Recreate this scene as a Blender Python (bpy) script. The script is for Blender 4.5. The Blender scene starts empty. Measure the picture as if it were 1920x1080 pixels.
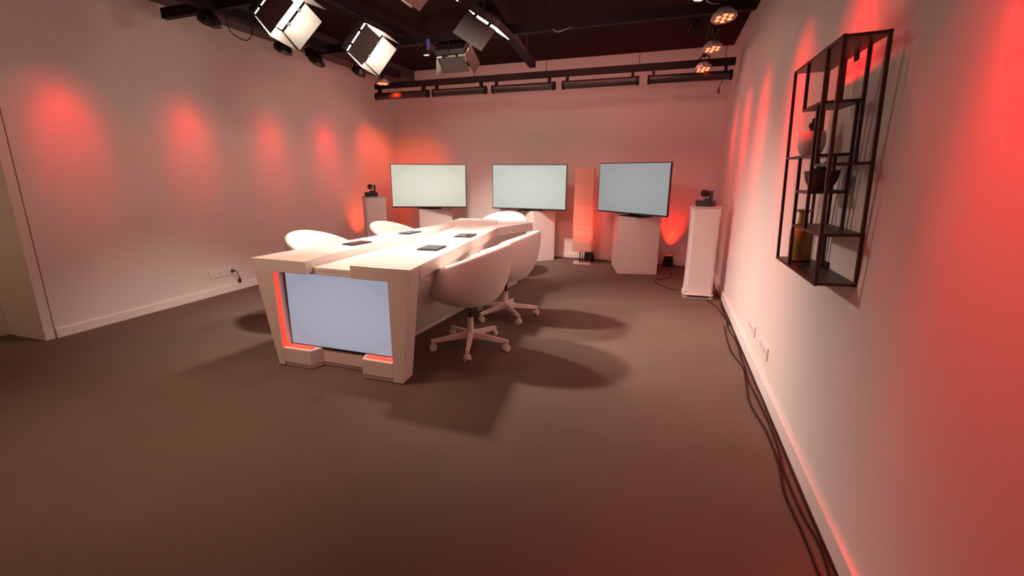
import bpy, bmesh, math, random
from mathutils import Vector, Matrix, Euler
random.seed(7)
PI = math.pi
S = bpy.context.scene
COL = S.collection

# ---------------------------------------------------------------- camera
def cam_matrix(yaw, pit, rol, loc):
    f = Vector((math.sin(yaw)*math.cos(pit), math.cos(yaw)*math.cos(pit), -math.sin(pit)))
    r = Vector((math.cos(yaw), -math.sin(yaw), 0))
    d = f.cross(r)
    r2 = r*math.cos(rol) + d*math.sin(rol)
    d2 = -r*math.sin(rol) + d*math.cos(rol)
    m = Matrix((( r2.x, -d2.x, -f.x, loc[0]), (r2.y, -d2.y, -f.y, loc[1]), (r2.z, -d2.z, -f.z, loc[2]), (0, 0, 0, 1)))
    return m
cd = bpy.data.cameras.new('camera'); cam = bpy.data.objects.new('camera', cd); COL.objects.link(cam)
cd.sensor_width = 36; cd.lens = 863.21*36/1920; cd.clip_start = 0.05; cd.clip_end = 100
cam.matrix_world = cam_matrix(-0.3158, 0.2439, -0.0067, (0, 0, 1.28))
S.camera = cam

# ---------------------------------------------------------------- world, exposure
w = bpy.data.worlds.new('world'); S.world = w; w.use_nodes = True
w.node_tree.nodes['Background'].inputs[0].default_value = (0.02, 0.01, 0.01, 1)
w.node_tree.nodes['Background'].inputs[1].default_value = 0.0
S.view_settings.view_transform = 'Standard'; S.view_settings.look = 'None'
S.view_settings.gamma = 1; S.view_settings.use_curve_mapping = False
S.view_settings.exposure = 0.0

def spot(name, loc, target, power, color, size_deg, blend=1.0, soft=0.06):
    l = bpy.data.lights.new(name, 'SPOT'); l.energy = power; l.color = color
    l.spot_size = math.radians(size_deg); l.spot_blend = blend; l.shadow_soft_size = soft
    o = bpy.data.objects.new(name, l); COL.objects.link(o); o.location = loc
    o.rotation_euler = (Vector(target)-Vector(loc)).to_track_quat('-Z', 'Y').to_euler()
    return o
def area(name, loc, target, power, color, sx, sy):
    l = bpy.data.lights.new(name, 'AREA'); l.energy = power; l.color = color; l.shape = 'RECTANGLE'; l.size = sx; l.size_y = sy
    o = bpy.data.objects.new(name, l); COL.objects.link(o); o.location = loc
    o.rotation_euler = (Vector(target)-Vector(loc)).to_track_quat('-Z', 'Y').to_euler()
    return o
RED = (1.0, 0.006, 0.010)
ORANGE = (1.0, 0.07, 0.008)
WARM = (1.0, 0.72, 0.55)
# added fill lights without fixtures: ambient, carpet, rear wall and doorway
area('front_ambient_fill', (-1.9, 0.2, 2.80), (-1.9, 3.0, 0.0), 19, (1.0, 0.36, 0.30), 3.6, 0.7)  # added ambient fill over the front of the room
area('back_ambient_fill', (-1.9, 5.4, 2.84), (-1.9, 5.9, 0), 26, (1.0, 0.30, 0.27), 3.6, 0.5)  # added reddish fill to lift the back half, no such fixture
spot('floor_fill_spot', (-2.4, 1.62, 2.80), (-2.25, 1.75, 0.0), 185, (1.0, 0.64, 0.42), 74, 1.0, 0.18)  # added to brighten the carpet in front of the desk
spot('rear_wall_fill', (-1.5, 1.5, 2.76), (-1.5, 6.6, 0.6), 210, (1.0, 0.33, 0.315), 92, 1.0, 0.35)  # invented frontal fill for back wall, pedestals and chairs
spot('doorway_fill', (-4.35, 0.3, 2.5), (-4.85, 2.0, 0.6), 34, (1.0, 0.72, 0.36), 50, 1.0, 0.08)  # added warm fill that lifts the dark door recess
# red washes down the left wall
for k, (yy, pw, zt) in enumerate([(2.50, 43, 1.50), (3.50, 41, 1.45), (4.50, 37, 1.38), (5.45, 42, 1.45), (6.25, 24, 1.40)]):
    spot('red_wash_left', (-3.90, yy-0.02, 2.46), (-4.46, yy, zt), pw, RED, 34, 1.0, 0.04)
    spot('red_wash_left_spill', (-3.90, yy-0.02, 2.46), (-4.46, yy, zt-0.45), pw*0.45, RED, 70, 1.0, 0.04)
spot('orange_wash_corner', (-3.72, 6.00, 2.40), (-4.10, 7.1, 1.45), 90, ORANGE, 66, 1.0, 0.05)
spot('orange_wash_corner', (-3.72, 6.00, 2.40), (-4.46, 6.6, 1.3), 48, ORANGE, 60, 1.0, 0.05)
# red washes down the right wall
for k, (yy, pw) in enumerate([(1.12, 135), (2.27, 82), (3.16, 92), (4.22, 78), (5.05, 72), (5.90, 54)]):
    spot('red_wash_right', (0.30, yy, 2.40), (0.655, yy-0.02, 1.42), pw, RED, 36 if k else 44, 1.0, 0.05)
    spot('red_wash_right_spill', (0.30, yy, 2.40), (0.655, yy-0.02, 0.7), pw*0.42, RED, 80, 1.0, 0.05)

# ---------------------------------------------------------------- materials
MATS = {}
def mat(name, color, rough=0.5, metal=0.0, bump=0.0, bscale=200.0, var=0.0, vscale=3.0, emit=None, estr=0.0, spec=0.5, coat=0.0, trans=0.0, alpha=1.0, subs=0.0):
    if name in MATS: return MATS[name]
    m = bpy.data.materials.new(name); m.use_nodes = True
    nt = m.node_tree; b = nt.nodes['Principled BSDF']
    b.inputs['Base Color'].default_value = (*color, 1)
    b.inputs['Roughness'].default_value = rough; b.inputs['Metallic'].default_value = metal
    b.inputs['Specular IOR Level'].default_value = spec
    b.inputs['Coat Weight'].default_value = coat
    b.inputs['Transmission Weight'].default_value = trans
    if emit:
        b.inputs['Emission Color'].default_value = (*emit, 1); b.inputs['Emission Strength'].default_value = estr
    tc = nt.nodes.new('ShaderNodeTexCoord')
    if var > 0:
        n = nt.nodes.new('ShaderNodeTexNoise'); n.inputs['Scale'].default_value = vscale; n.inputs['Detail'].default_value = 5
        nt.links.new(tc.outputs['Object'], n.inputs['Vector'])
        r = nt.nodes.new('ShaderNodeMix'); r.data_type = 'RGBA'
        r.inputs[6].default_value = (*[c*(1-var) for c in color], 1); r.inputs[7].default_value = (*[min(1, c*(1+var)) for c in color], 1)
        nt.links.new(n.outputs['Fac'], r.inputs[0]); nt.links.new(r.outputs[2], b.inputs['Base Color'])
    if bump > 0:
        n2 = nt.nodes.new('ShaderNodeTexNoise'); n2.inputs['Scale'].default_value = bscale; n2.inputs['Detail'].default_value = 3
        nt.links.new(tc.outputs['Object'], n2.inputs['Vector'])
        bp = nt.nodes.new('ShaderNodeBump'); bp.inputs['Strength'].default_value = bump; bp.inputs['Distance'].default_value = 0.004
        nt.links.new(n2.outputs['Fac'], bp.inputs['Height']); nt.links.new(bp.outputs['Normal'], b.inputs['Normal'])
    MATS[name] = m
    return m
M_WALL = mat('wall_paint', (0.74, 0.70, 0.68), 0.62, bump=0.12, bscale=160, var=0.02, vscale=1.2, spec=0.35)
M_TRIM = mat('trim_paint', (0.78, 0.75, 0.72), 0.42)
M_CEIL = mat('ceiling_black', (0.028, 0.012, 0.012), 0.9, spec=0.1, var=0.15, vscale=2)
M_SOFF = mat('soffit_dark', (0.10, 0.075, 0.07), 0.8, var=0.1)
M_WHITE = mat('white_laminate', (0.84, 0.82, 0.79), 0.32, var=0.01, spec=0.5)
M_PED = mat('pedestal_white', (0.78, 0.76, 0.74), 0.45, var=0.02)
M_SHELLW = mat('chair_leather', (0.80, 0.76, 0.72), 0.48, bump=0.10, bscale=350)
M_POLYW = mat('chair_metal_white', (0.76, 0.72, 0.69), 0.35)
M_BLACK = mat('black_metal', (0.012, 0.009, 0.009), 0.65, spec=0.2, var=0.15, vscale=8)
M_BLKP = mat('black_plastic', (0.022, 0.020, 0.021), 0.35)
M_RUBBER = mat('rubber', (0.010, 0.009, 0.009), 0.8, spec=0.2)
M_SHELF = mat('shelf_steel', (0.030, 0.018, 0.016), 0.42, bump=0.05)
M_STEEL = mat('steel', (0.55, 0.52, 0.50), 0.35, metal=0.9)
M_SILV = mat('silver_paint', (0.50, 0.47, 0.46), 0.4, metal=0.3)
M_GREY = mat('grey_plastic', (0.32, 0.30, 0.29), 0.5)
M_FABRIC = mat('stretch_fabric', (0.76, 0.73, 0.71), 0.85, bump=0.2, bscale=600)
M_GLASSB = mat('dark_glass', (0.035, 0.03, 0.035), 0.07, spec=0.6)
M_BARN = mat('barn_door_metal', (0.075, 0.068, 0.062), 0.55)
M_LAMP = mat('panel_face', (1, 1, 1), 0.5, emit=(1.0, 0.80, 0.62), estr=34)
M_TLED = mat('downlight_lens', (1, 1, 1), 0.3, emit=(1.0, 0.72, 0.55), estr=14)
M_RLED = mat('red_led_lens', (0.9, 0.2, 0.1), 0.3, emit=(1.0, 0.12, 0.05), estr=5.5)
M_STRIP = mat('red_led_strip', (0.9, 0.1, 0.05), 0.4, emit=(1.0, 0.03, 0.012), estr=2.0)
M_UP = mat('uplight_lens', (0.9, 0.2, 0.1), 0.3, emit=(1.0, 0.10, 0.03), estr=0.3)
M_DOOR = mat('door_laminate', (0.74, 0.66, 0.50), 0.4, var=0.03, vscale=2)
M_OCHRE = mat('ochre_glaze', (0.40, 0.26, 0.06), 0.30, var=0.12, vscale=20, coat=0.3)
M_POTW = mat('white_ceramic', (0.70, 0.66, 0.62), 0.45)
M_POTB = mat('brown_stoneware', (0.10, 0.055, 0.035), 0.55, bump=0.2, bscale=60, var=0.2, vscale=30)
M_PLANT = mat('cactus_skin', (0.07, 0.07, 0.03), 0.6)
M_SOIL = mat('soil', (0.05, 0.03, 0.02), 0.9, bump=0.6, bscale=80)
M_BLUE = mat('blue_tape', (0.10, 0.10, 0.45), 0.5)
M_COPPER = mat('candle_red', (0.6, 0.08, 0.04), 0.4)

# carpet: needle felt with low mottling
M_CARPET = mat('carpet', (0.160, 0.120, 0.098), 0.95, bump=0.8, bscale=420, var=0.14, vscale=2.2, spec=0.1)

def screen_mat(name, col, edge, strength):
    m = bpy.data.materials.new(name); m.use_nodes = True; nt = m.node_tree; b = nt.nodes['Principled BSDF']
    b.inputs['Base Color'].default_value = (0.02, 0.02, 0.02, 1); b.inputs['Roughness'].default_value = 0.6; b.inputs['Specular IOR Level'].default_value = 0.2
    tc = nt.nodes.new('ShaderNodeTexCoord')
    mp = nt.nodes.new('ShaderNodeMapping'); mp.inputs['Location'].default_value = (-1.0, -1.0, 0); mp.inputs['Scale'].default_value = (2, 2, 0)
    g = nt.nodes.new('ShaderNodeTexGradient'); g.gradient_type = 'SPHERICAL'
    r = nt.nodes.new('ShaderNodeMix'); r.data_type = 'RGBA'
    r.inputs[6].default_value = (*edge, 1); r.inputs[7].default_value = (*col, 1)
    cr = nt.nodes.new('ShaderNodeMath'); cr.operation = 'POWER'; cr.inputs[1].default_value = 0.45
    nt.links.new(tc.outputs['UV'], mp.inputs['Vector']); nt.links.new(mp.outputs['Vector'], g.inputs['Vector'])
    nt.links.new(g.outputs['Fac'], cr.inputs[0]); nt.links.new(cr.outputs[0], r.inputs[0])
    nt.links.new(r.outputs[2], b.inputs['Emission Color']); b.inputs['Emission Strength'].default_value = strength
    return m
M_SCR1 = screen_mat('screen_left', (0.78, 0.78, 0.66), (0.66, 0.64, 0.52), 0.95)
M_SCR2 = screen_mat('screen_middle', (0.66, 0.68, 0.61), (0.56, 0.60, 0.52), 0.92)
M_SCR3 = screen_mat('screen_right', (0.39, 0.41, 0.42), (0.36, 0.37, 0.37), 0.85)
M_SCRD = screen_mat('screen_desk', (0.45, 0.45, 0.56), (0.38, 0.38, 0.46), 0.85)

# paper lamp shade: thin translucent, creased
def paper():
    m = bpy.data.materials.new('lamp_paper'); m.use_nodes = True; nt = m.node_tree; nt.nodes.clear()
    o = nt.nodes.new('ShaderNodeOutputMaterial'); d = nt.nodes.new('ShaderNodeBsdfDiffuse'); t = nt.nodes.new('ShaderNodeBsdfTranslucent'); mx = nt.nodes.new('ShaderNodeMixShader')
    d.inputs[0].default_value = (0.78, 0.66, 0.56, 1); t.inputs[0].default_value = (0.85, 0.62, 0.50, 1); mx.inputs[0].default_value = 0.5
    n = nt.nodes.new('ShaderNodeTexNoise'); n.inputs['Scale'].default_value = 9; tc = nt.nodes.new('ShaderNodeTexCoord')
    mp = nt.nodes.new('ShaderNodeMapping'); mp.inputs['Scale'].default_value = (1, 1, 7)
    bp = nt.nodes.new('ShaderNodeBump'); bp.inputs['Strength'].default_value = 0.6; bp.inputs['Distance'].default_value = 0.01
    L = nt.links.new
    L(tc.outputs['Object'], mp.inputs[0]); L(mp.outputs[0], n.inputs['Vector']); L(n.outputs['Fac'], bp.inputs['Height'])
    L(bp.outputs[0], d.inputs['Normal']); L(bp.outputs[0], t.inputs['Normal'])
    L(d.outputs[0], mx.inputs[1]); L(t.outputs[0], mx.inputs[2]); L(mx.outputs[0], o.inputs[0])
    return m
M_PAPER = paper()

# ---------------------------------------------------------------- mesh helpers
class MB:
    def __init__(s): s.v = []; s.f = []; s.uv = None
    def add(s, vs, fs):
        k = len(s.v); s.v += [tuple(p) for p in vs]; s.f += [tuple(i+k for i in f) for f in fs]; return s
    def box(s, lo, hi, M=None):
        x0, y0, z0 = lo; x1, y1, z1 = hi
        vs = [Vector(p) for p in ((x0,y0,z0),(x1,y0,z0),(x1,y1,z0),(x0,y1,z0),(x0,y0,z1),(x1,y0,z1),(x1,y1,z1),(x0,y1,z1))]
        if M is not None: vs = [M @ p for p in vs]
        return s.add(vs, [(0,3,2,1),(4,5,6,7),(0,1,5,4),(1,2,6,5),(2,3,7,6),(3,0,4,7)])
    def hexa(s, b, t):   # bottom quad (ccw from above), top quad
        return s.add(list(b)+list(t), [(0,3,2,1),(4,5,6,7),(0,1,5,4),(1,2,6,5),(2,3,7,6),(3,0,4,7)])
    def prism(s, poly, a, b, axis='z'):
        n = len(poly)
        def P(p, h): return (p[0], p[1], h) if axis == 'z' else ((p[0], h, p[1]) if axis == 'y' else (h, p[0], p[1]))
        vs = [P(p, a) for p in poly]+[P(p, b) for p in poly]
        fs = [tuple(reversed(range(n))), tuple(range(n, 2*n))]+[(i, (i+1) % n, (i+1) % n+n, i+n) for i in range(n)]
        return s.add(vs, fs)
    def tube(s, p0, p1, r0, r1=None, n=12, cap=True):
        r1 = r0 if r1 is None else r1; p0 = Vector(p0); p1 = Vector(p1); d = (p1-p0).normalized()
        u = d.orthogonal().normalized(); w_ = d.cross(u)
        vs = []
        for p, r in ((p0, r0), (p1, r1)):
            for i in range(n): a = 2*PI*i/n; vs.append(p+u*math.cos(a)*r+w_*math.sin(a)*r)
        fs = [(i, (i+1) % n, (i+1) % n+n, i+n) for i in range(n)]
        if cap: fs += [tuple(reversed(range(n))), tuple(range(n, 2*n))]
        return s.add(vs, fs)
    def lathe(s, prof, n=24, c=(0, 0, 0), M=None):   # prof list of (r,z), closed at axis if r==0
        rows = []; vs = []; fs = []
        for r, z in prof:
            if r < 1e-6: rows.append([len(vs)]); vs.append(Vector((c[0], c[1], c[2]+z)))
            else:
                rows.append(list(range(len(vs), len(vs)+n)))
                for i in range(n): a = 2*PI*i/n; vs.append(Vector((c[0]+r*math.cos(a), c[1]+r*math.sin(a), c[2]+z)))
        for A, B in zip(rows, rows[1:]):
            for i in range(n):
                j = (i+1) % n
                if len(A) == 1 and len(B) == 1: continue
                if len(A) == 1: fs.append((A[0], B[j], B[i]))
                elif len(B) == 1: fs.append((A[i], A[j], B[0]))
                else: fs.append((A[i], A[j], B[j], B[i]))
        if M is not None: vs = [M @ p for p in vs]
        return s.add(vs, fs)
    def path(s, pts, r, n=6, closed=False):
        pts = [Vector(p) for p in pts]; vs = []; fs = []; m = len(pts)
        up = Vector((0, 0, 1)); prev = None
        for i, p in enumerate(pts):
            d = (pts[min(i+1, m-1)]-pts[max(i-1, 0)]).normalized()
            u = d.orthogonal().normalized() if prev is None else (prev-d*prev.dot(d)).normalized()
            prev = u; w_ = d.cross(u)
            for k in range(n): a = 2*PI*k/n; vs.append(p+u*math.cos(a)*r+w_*math.sin(a)*r)
        for i in range(m-1):
            for k in range(n): fs.append((i*n+k, i*n+(k+1) % n, (i+1)*n+(k+1) % n, (i+1)*n+k))
        fs += [tuple(reversed(range(n))), tuple(range((m-1)*n, m*n))]
        return s.add(vs, fs)
    def build(s, name, material, parent=None, smooth=False, bevel=0.0, seg=2, label=None):
        me = bpy.data.meshes.new(name); me.from_pydata(s.v, [], s.f); me.update(); me.validate()
        me.materials.append(material)
        o = bpy.data.objects.new(name, me); COL.objects.link(o)
        if parent is not None: o.parent = parent
        if smooth:
            for p in me.polygons: p.use_smooth = True
            try: me.set_sharp_from_angle(angle=math.radians(40))
            except Exception: pass
        if bevel > 0:
            md = o.modifiers.new('bevel', 'BEVEL'); md.width = bevel; md.segments = seg; md.limit_method = 'ANGLE'; md.angle_limit = math.radians(30)
        if label: o['label'] = label
        return o
def smoothpath(ctrl, k=8):
    c = [Vector(p) for p in ctrl]; c = [c[0]]+c+[c[-1]]; out = []
    for i in range(1, len(c)-2):
        for j in range(k):
            t = j/k; p0, p1, p2, p3 = c[i-1:i+3]
            out.append(0.5*((2*p1)+(-p0+p2)*t+(2*p0-5*p1+4*p2-p3)*t*t+(-p0+3*p1-3*p2+p3)*t**3))
    out.append(c[-2]); return out
def thing(name, label, cat, loc=(0, 0, 0), rz=0.0, group=None):
    o = bpy.data.objects.new(name, None); COL.objects.link(o); o.empty_display_size = 0.1
    o.location = loc; o.rotation_euler = (0, 0, rz); o['label'] = label; o['category'] = cat
    if group: o['group'] = group
    return o
def tag(o, label, cat, group=None):
    o['label'] = label; o['category'] = cat
    if group: o['group'] = group
    return o
def struct(o): o['kind'] = 'structure'; return o
def kids(o): return [c for c in ALLKIDS.get(o.name, [])]
def dup(root, loc, rz, label, children):
    r = root.copy(); COL.objects.link(r); r.location = loc; r.rotation_euler = (0, 0, rz); r['label'] = label
    for ch in children:
        c = ch.copy(); COL.objects.link(c); c.parent = r
        for g in list(ch.children):
            d = g.copy(); COL.objects.link(d); d.parent = c
    return r

# ================================================================= SETTING
XL, XR = -4.46, 0.659
def yb(x): return 7.013-0.0464*x
ZC = 2.885; ZS = 2.358
FY = -2.4
XD = -4.92   # plane of the recessed door
struct(MB().box((XD-0.3, FY-0.2, -0.12), (XR+0.3, 7.45, 0)).build('floor', M_CARPET))
struct(MB().box((XD-0.3, FY-0.2, ZC), (XR+0.3, 7.45, ZC+0.12)).build('ceiling', M_CEIL))
ZM = ZS
# walls in two skins: the lower one stands a little proud, which gives the thin ledge line
wl = MB().box((XL-0.2, 2.135, 0), (XL, yb(XL)+0.1, ZM)).box((XL-0.2, 2.135, ZM), (XL-0.010, yb(XL)+0.1, ZC))
struct(wl.build('wall_left', M_WALL))
wr = MB().box((XR, FY, 0), (XR+0.2, yb(XR)+0.1, ZM)).box((XR+0.010, FY, ZM), (XR+0.2, yb(XR)+0.1, ZC))
struct(wr.build('wall_right', M_WALL))
def backslab(z0, z1, inset=0.0):
    a, b = XL-0.01, XR+0.01
    return [(a, yb(a)+inset, z0), (b, yb(b)+inset, z0), (b, yb(b)+0.25, z0), (a, yb(a)+0.25, z0)], [(a, yb(a)+inset, z1), (b, yb(b)+inset, z1), (b, yb(b)+0.25, z1), (a, yb(a)+0.25, z1)]
struct(MB().hexa(*backslab(0, ZM)).hexa(*backslab(ZM, ZC, 0.010)).build('wall_back', M_WALL))
struct(MB().box((XD-0.2, FY-0.2, 0), (XR+0.2, FY, ZC)).build('wall_front', M_WALL))
# pier, reveal and recessed doorway at the left edge
struct(MB().box((XD-0.15, 2.065, 0), (XL, 2.127, ZC)).box((XD-0.15, 2.127, 0), (XL-0.012, 2.135, ZC)).build('wall_left_pier', M_WALL, bevel=0.002))
struct(MB().box((XD-0.2, FY, 0), (XD, 1.02, ZC)).box((XD-0.2, 1.02, 2.15), (XD, 2.065, ZC)).build('wall_left_recess', M_WALL))
d1 = MB().box((XD-0.075, 1.09, 0.012), (XD-0.03, 1.985, 2.08)).build('door_1', M_DOOR, bevel=0.002); struct(d1)
hm = MB().box((XD-0.032, 1.955, 0.15), (XD-0.022, 2.02, 0.235)).tube((XD-0.018, 1.99, 0.15), (XD-0.018, 1.99, 0.235), 0.008)
hm.build('hinge', M_STEEL, d1)
hh = MB().tube((XD-0.03, 1.18, 1.02), (XD+0.02, 1.18, 1.02), 0.010).tube((XD+0.02, 1.18, 1.02), (XD+0.02, 1.30, 1.02), 0.010)
hh.build('door_handle', M_STEEL, d1)
struct(MB().box((XD-0.09, 1.992, 0), (XD+0.006, 2.065, 2.15)).box((XD-0.09, 1.02, 0), (XD+0.006, 1.083, 2.15)).box((XD-0.09, 1.083, 2.087), (XD+0.006, 1.992, 2.15)).build('trim_1', M_TRIM, bevel=0.002))
# baseboards
BH = 0.075
struct(MB().box((XL, 2.135, 0), (XL+0.014, yb(XL), BH)).build('baseboard_left', M_TRIM, bevel=0.003))
struct(MB().box((XR-0.018, FY, 0), (XR, yb(XR), BH+0.01)).build('baseboard_right', M_TRIM, bevel=0.003))
b_, t_ = backslab(0, BH)
bq = [(XL, yb(XL)-0.014, 0), (XR, yb(XR)-0.014, 0), (XR, yb(XR), 0), (XL, yb(XL), 0)]
struct(MB().hexa(bq, [(x, y, BH) for x, y, z in bq]).build('baseboard_back', M_TRIM, bevel=0.003))
# soffit along the left wall under the ceiling
struct(MB().box((XL, 2.2, 2.735), (-4.05, yb(-4.05), ZC)).build('trim_2', M_SOFF))
struct(MB().box((XR-0.30, 2.0, 2.80), (XR+0.005, 5.35, ZC)).build('trim_3', M_CEIL))

# ================================================================= DESK
desk = thing('presenter_desk', 'long white presenter desk with a display built into its end panel', 'desk', (-1.94, 2.3, 0))
DX, DY = -1.94, 2.3
def L(pts): return [(x-DX, y-DY, z) for x, y, z in pts]
HT = 0.735
yF, yR = 2.29, 2.43
def lerp(a, b, t): return a+(b-a)*t
def xo_l(z): return lerp(-2.415, -2.548, z/HT)
def xo_r(z): return lerp(-1.457, -1.368, z/HT)
# end portal: left post, right post, feet
zi0, zi1 = 0.134, 0.655
def half(front, back, name):
    n = len(front); vs = L([(x, yF, z) for x, z in front]+[(x, yR, z) for x, z in back])
    fs = [tuple(range(n)), tuple(reversed(range(n, 2*n)))]+[((i+1) % n, i, i+n, (i+1) % n+n) for i in range(n)]
    m = MB().add(vs, fs); o = m.build(name, M_WHITE, desk)
    bm = bmesh.new(); bm.from_mesh(o.data); bmesh.ops.recalc_face_normals(bm, faces=bm.faces); bm.to_mesh(o.data); bm.free()
    md = o.modifiers.new('bevel', 'BEVEL'); md.width = 0.0025; md.segments = 2; md.limit_method = 'ANGLE'
    return o
ZB = HT-0.082
half([(-2.415, 0.006), (-2.548, HT), (-2.113, HT), (-2.113, ZB), (-2.386, ZB), (-2.368, 0.006)],
     [(-2.405, 0.006), (-2.534, HT), (-2.148, HT), (-2.148, ZB), (-2.386, ZB), (-2.368, 0.006)], 'end_frame')
half([(-1.457, 0.006), (-1.522, 0.006), (-1.525, ZB), (-1.783, ZB), (-1.783, HT), (-1.368, HT)],
     [(-1.469, 0.006), (-1.522, 0.006), (-1.525, ZB), (-1.802, ZB), (-1.802, HT), (-1.384, HT)], 'end_frame')
def foot(x0, x1, inner_left):
    # foot block with a chamfer on the inner side towards the recessed middle
    c = 0.035
    poly = [(x0, yF), (x1-c if not inner_left else x1, yF)] if not inner_left else [(x0+0.0, yF), (x1, yF)]
    m = MB()
    if not inner_left:
        poly = [(x0, yF), (x1, yF), (x1+c, yR-0.05), (x1+c, yR), (x0, yR)]
    else:
        poly = [(x0, yF), (x1, yF), (x1, yR), (x0-c, yR), (x0-c, yR-0.05)]
    m.prism([(x-DX, y-DY) for x, y in poly], 0.030, zi0-0.002)
    m.prism([(lerp(x, (x0+x1)/2, 0.03)-DX, y+0.006-DY) for x, y in poly], 0.003, 0.030)
    m.build('foot_block', M_WHITE, desk, bevel=0.003)
foot(-2.367, -2.148, False)
foot(-1.745, -1.523, True)
# recessed middle plate
MB().box((-2.148-DX, 2.385-DY, 0.004), (-1.745-DX, 2.425-DY, 0.118)).box((-2.148-DX, 2.378-DY, 0.03), (-1.745-DX, 2.3855-DY, 0.118)).build('kick_plate', M_WHITE, desk, bevel=0.002)
# lit recess: back board and the ledges
MB().box((-2.36-DX, 2.405-DY, 0.12), (-1.525-DX, 2.425-DY, 0.66)).build('recess_board', M_WHITE, desk)
# built-in display
dsp = MB().box((-2.372-DX, 2.374-DY, 0.122), (-1.533-DX, 2.400-DY, 0.638)).build('display_bezel', M_BLKP, desk, bevel=0.002)
def screen_quad(x0, x1, z0, z1, y, name, m_, parent):
    me = bpy.data.meshes.new(name); me.from_pydata([(x0, y, z0), (x1, y, z0), (x1, y, z1), (x0, y, z1), (x0, y+0.002, z0), (x1, y+0.002, z0), (x1, y+0.002, z1), (x0, y+0.002, z1)], [],
        [(0, 1, 2, 3), (7, 6, 5, 4), (0, 4, 5, 1), (1, 5, 6, 2), (2, 6, 7, 3), (3, 7, 4, 0)])
    uv = me.uv_layers.new(name='UVMap')
    cs = {0: (0, 0), 1: (1, 0), 2: (1, 1), 3: (0, 1), 4: (0, 0), 5: (1, 0), 6: (1, 1), 7: (0, 1)}
    for l in me.loops: uv.data[l.index].uv = cs[l.vertex_index]
    me.materials.append(m_); o = bpy.data.objects.new(name, me); COL.objects.link(o); o.parent = parent
    return o
screen_quad(-2.362-DX, -1.534-DX, 0.140, 0.637, 2.3715-DY, 'screen', M_SCRD, dsp)
# LED strips in the recess (inside the left post and on both ledges)
MB().hexa(L([(-2.3675, 2.300, 0.140), (-2.3635, 2.300, 0.140), (-2.3635, 2.330, 0.140), (-2.3675, 2.330, 0.140)]), L([(-2.3855, 2.300, 0.645), (-2.3815, 2.300, 0.645), (-2.3815, 2.330, 0.645), (-2.3855, 2.330, 0.645)])).build('led_strip', M_STRIP, desk, label='glowing red LED strip')
MB().box((-2.362-DX, 2.318-DY, zi0-0.001), (-2.160-DX, 2.358-DY, zi0+0.004)).build('led_strip', M_STRIP, desk, label='glowing red LED strip')
MB().box((-1.735-DX, 2.318-DY, zi0-0.001), (-1.528-DX, 2.358-DY, zi0+0.004)).build('led_strip', M_STRIP, desk, label='glowing red LED strip')
MB().box((-1.530-DX, 2.312-DY, 0.15), (-1.5265-DX, 2.35-DY, 0.64)).build('led_strip', M_STRIP, desk, label='glowing red LED strip')
# table slabs, tapering towards the far end
YE = 4.50
def outR(y): return lerp(-1.368, -1.622, (y-2.29)/(4.5-2.29))
def outL(y): return lerp(-2.548, -2.325, (y-2.29)/(4.5-2.29))
def inL(y): return lerp(-2.11, -2.150, min(1, (y-2.29)/0.8)) if y < 3.1 else -2.150
def inR(y): return lerp(-1.785, -2.085, (y-2.29)/(4.5-2.29))
tl = [(outL(yR), yR), (-2.148, yR), (-2.152, YE), (outL(YE), YE)]
tr = [(inR(yR), yR), (outR(yR), yR), (outR(YE), YE), (inR(YE), YE)]
MB().prism([(x-DX, y-DY) for x, y in tl], HT-0.082, HT).build('tabletop', M_WHITE, desk)
MB().prism([(x-DX, y-DY) for x, y in tr], HT-0.082, HT).build('tabletop', M_WHITE, desk)
ch = [(-2.150, 2.375), (-1.795, 2.375), (inR(YE), YE), (-2.152, YE)]
MB().prism([(x-DX, y-DY) for x, y in ch], HT-0.075, HT-0.052).build('centre_channel', M_WHITE, desk, bevel=0.002)
MB().box((-2.150-DX, 2.375-DY, 0.6385), (-1.783-DX, 2.41-DY, HT-0.076)).build('channel_front', M_WHITE, desk)
# leaning side panels under the slabs, meeting the floor further in
def sidepanel(sign):
    if sign > 0:
        b = [(-1.90, 2.44, 0.004), (-1.88, 2.44, 0.004), (-1.715, YE, 0.004), (-1.735, YE, 0.004)]
        t = [(-1.42, 2.44, HT-0.084), (-1.40, 2.44, HT-0.084), (-1.645, YE, HT-0.084), (-1.665, YE, HT-0.084)]
    else:
        b = [(-2.02, 2.44, 0.004), (-2.00, 2.44, 0.004), (-2.16, YE, 0.004), (-2.18, YE, 0.004)]
        t = [(-2.51, 2.44, HT-0.084), (-2.49, 2.44, HT-0.084), (-2.285, YE, HT-0.084), (-2.305, YE, HT-0.084)]
    MB().hexa(L(b), L(t)).build('side_panel', M_WHITE, desk, bevel=0.002)
sidepanel(1); sidepanel(-1)

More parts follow.
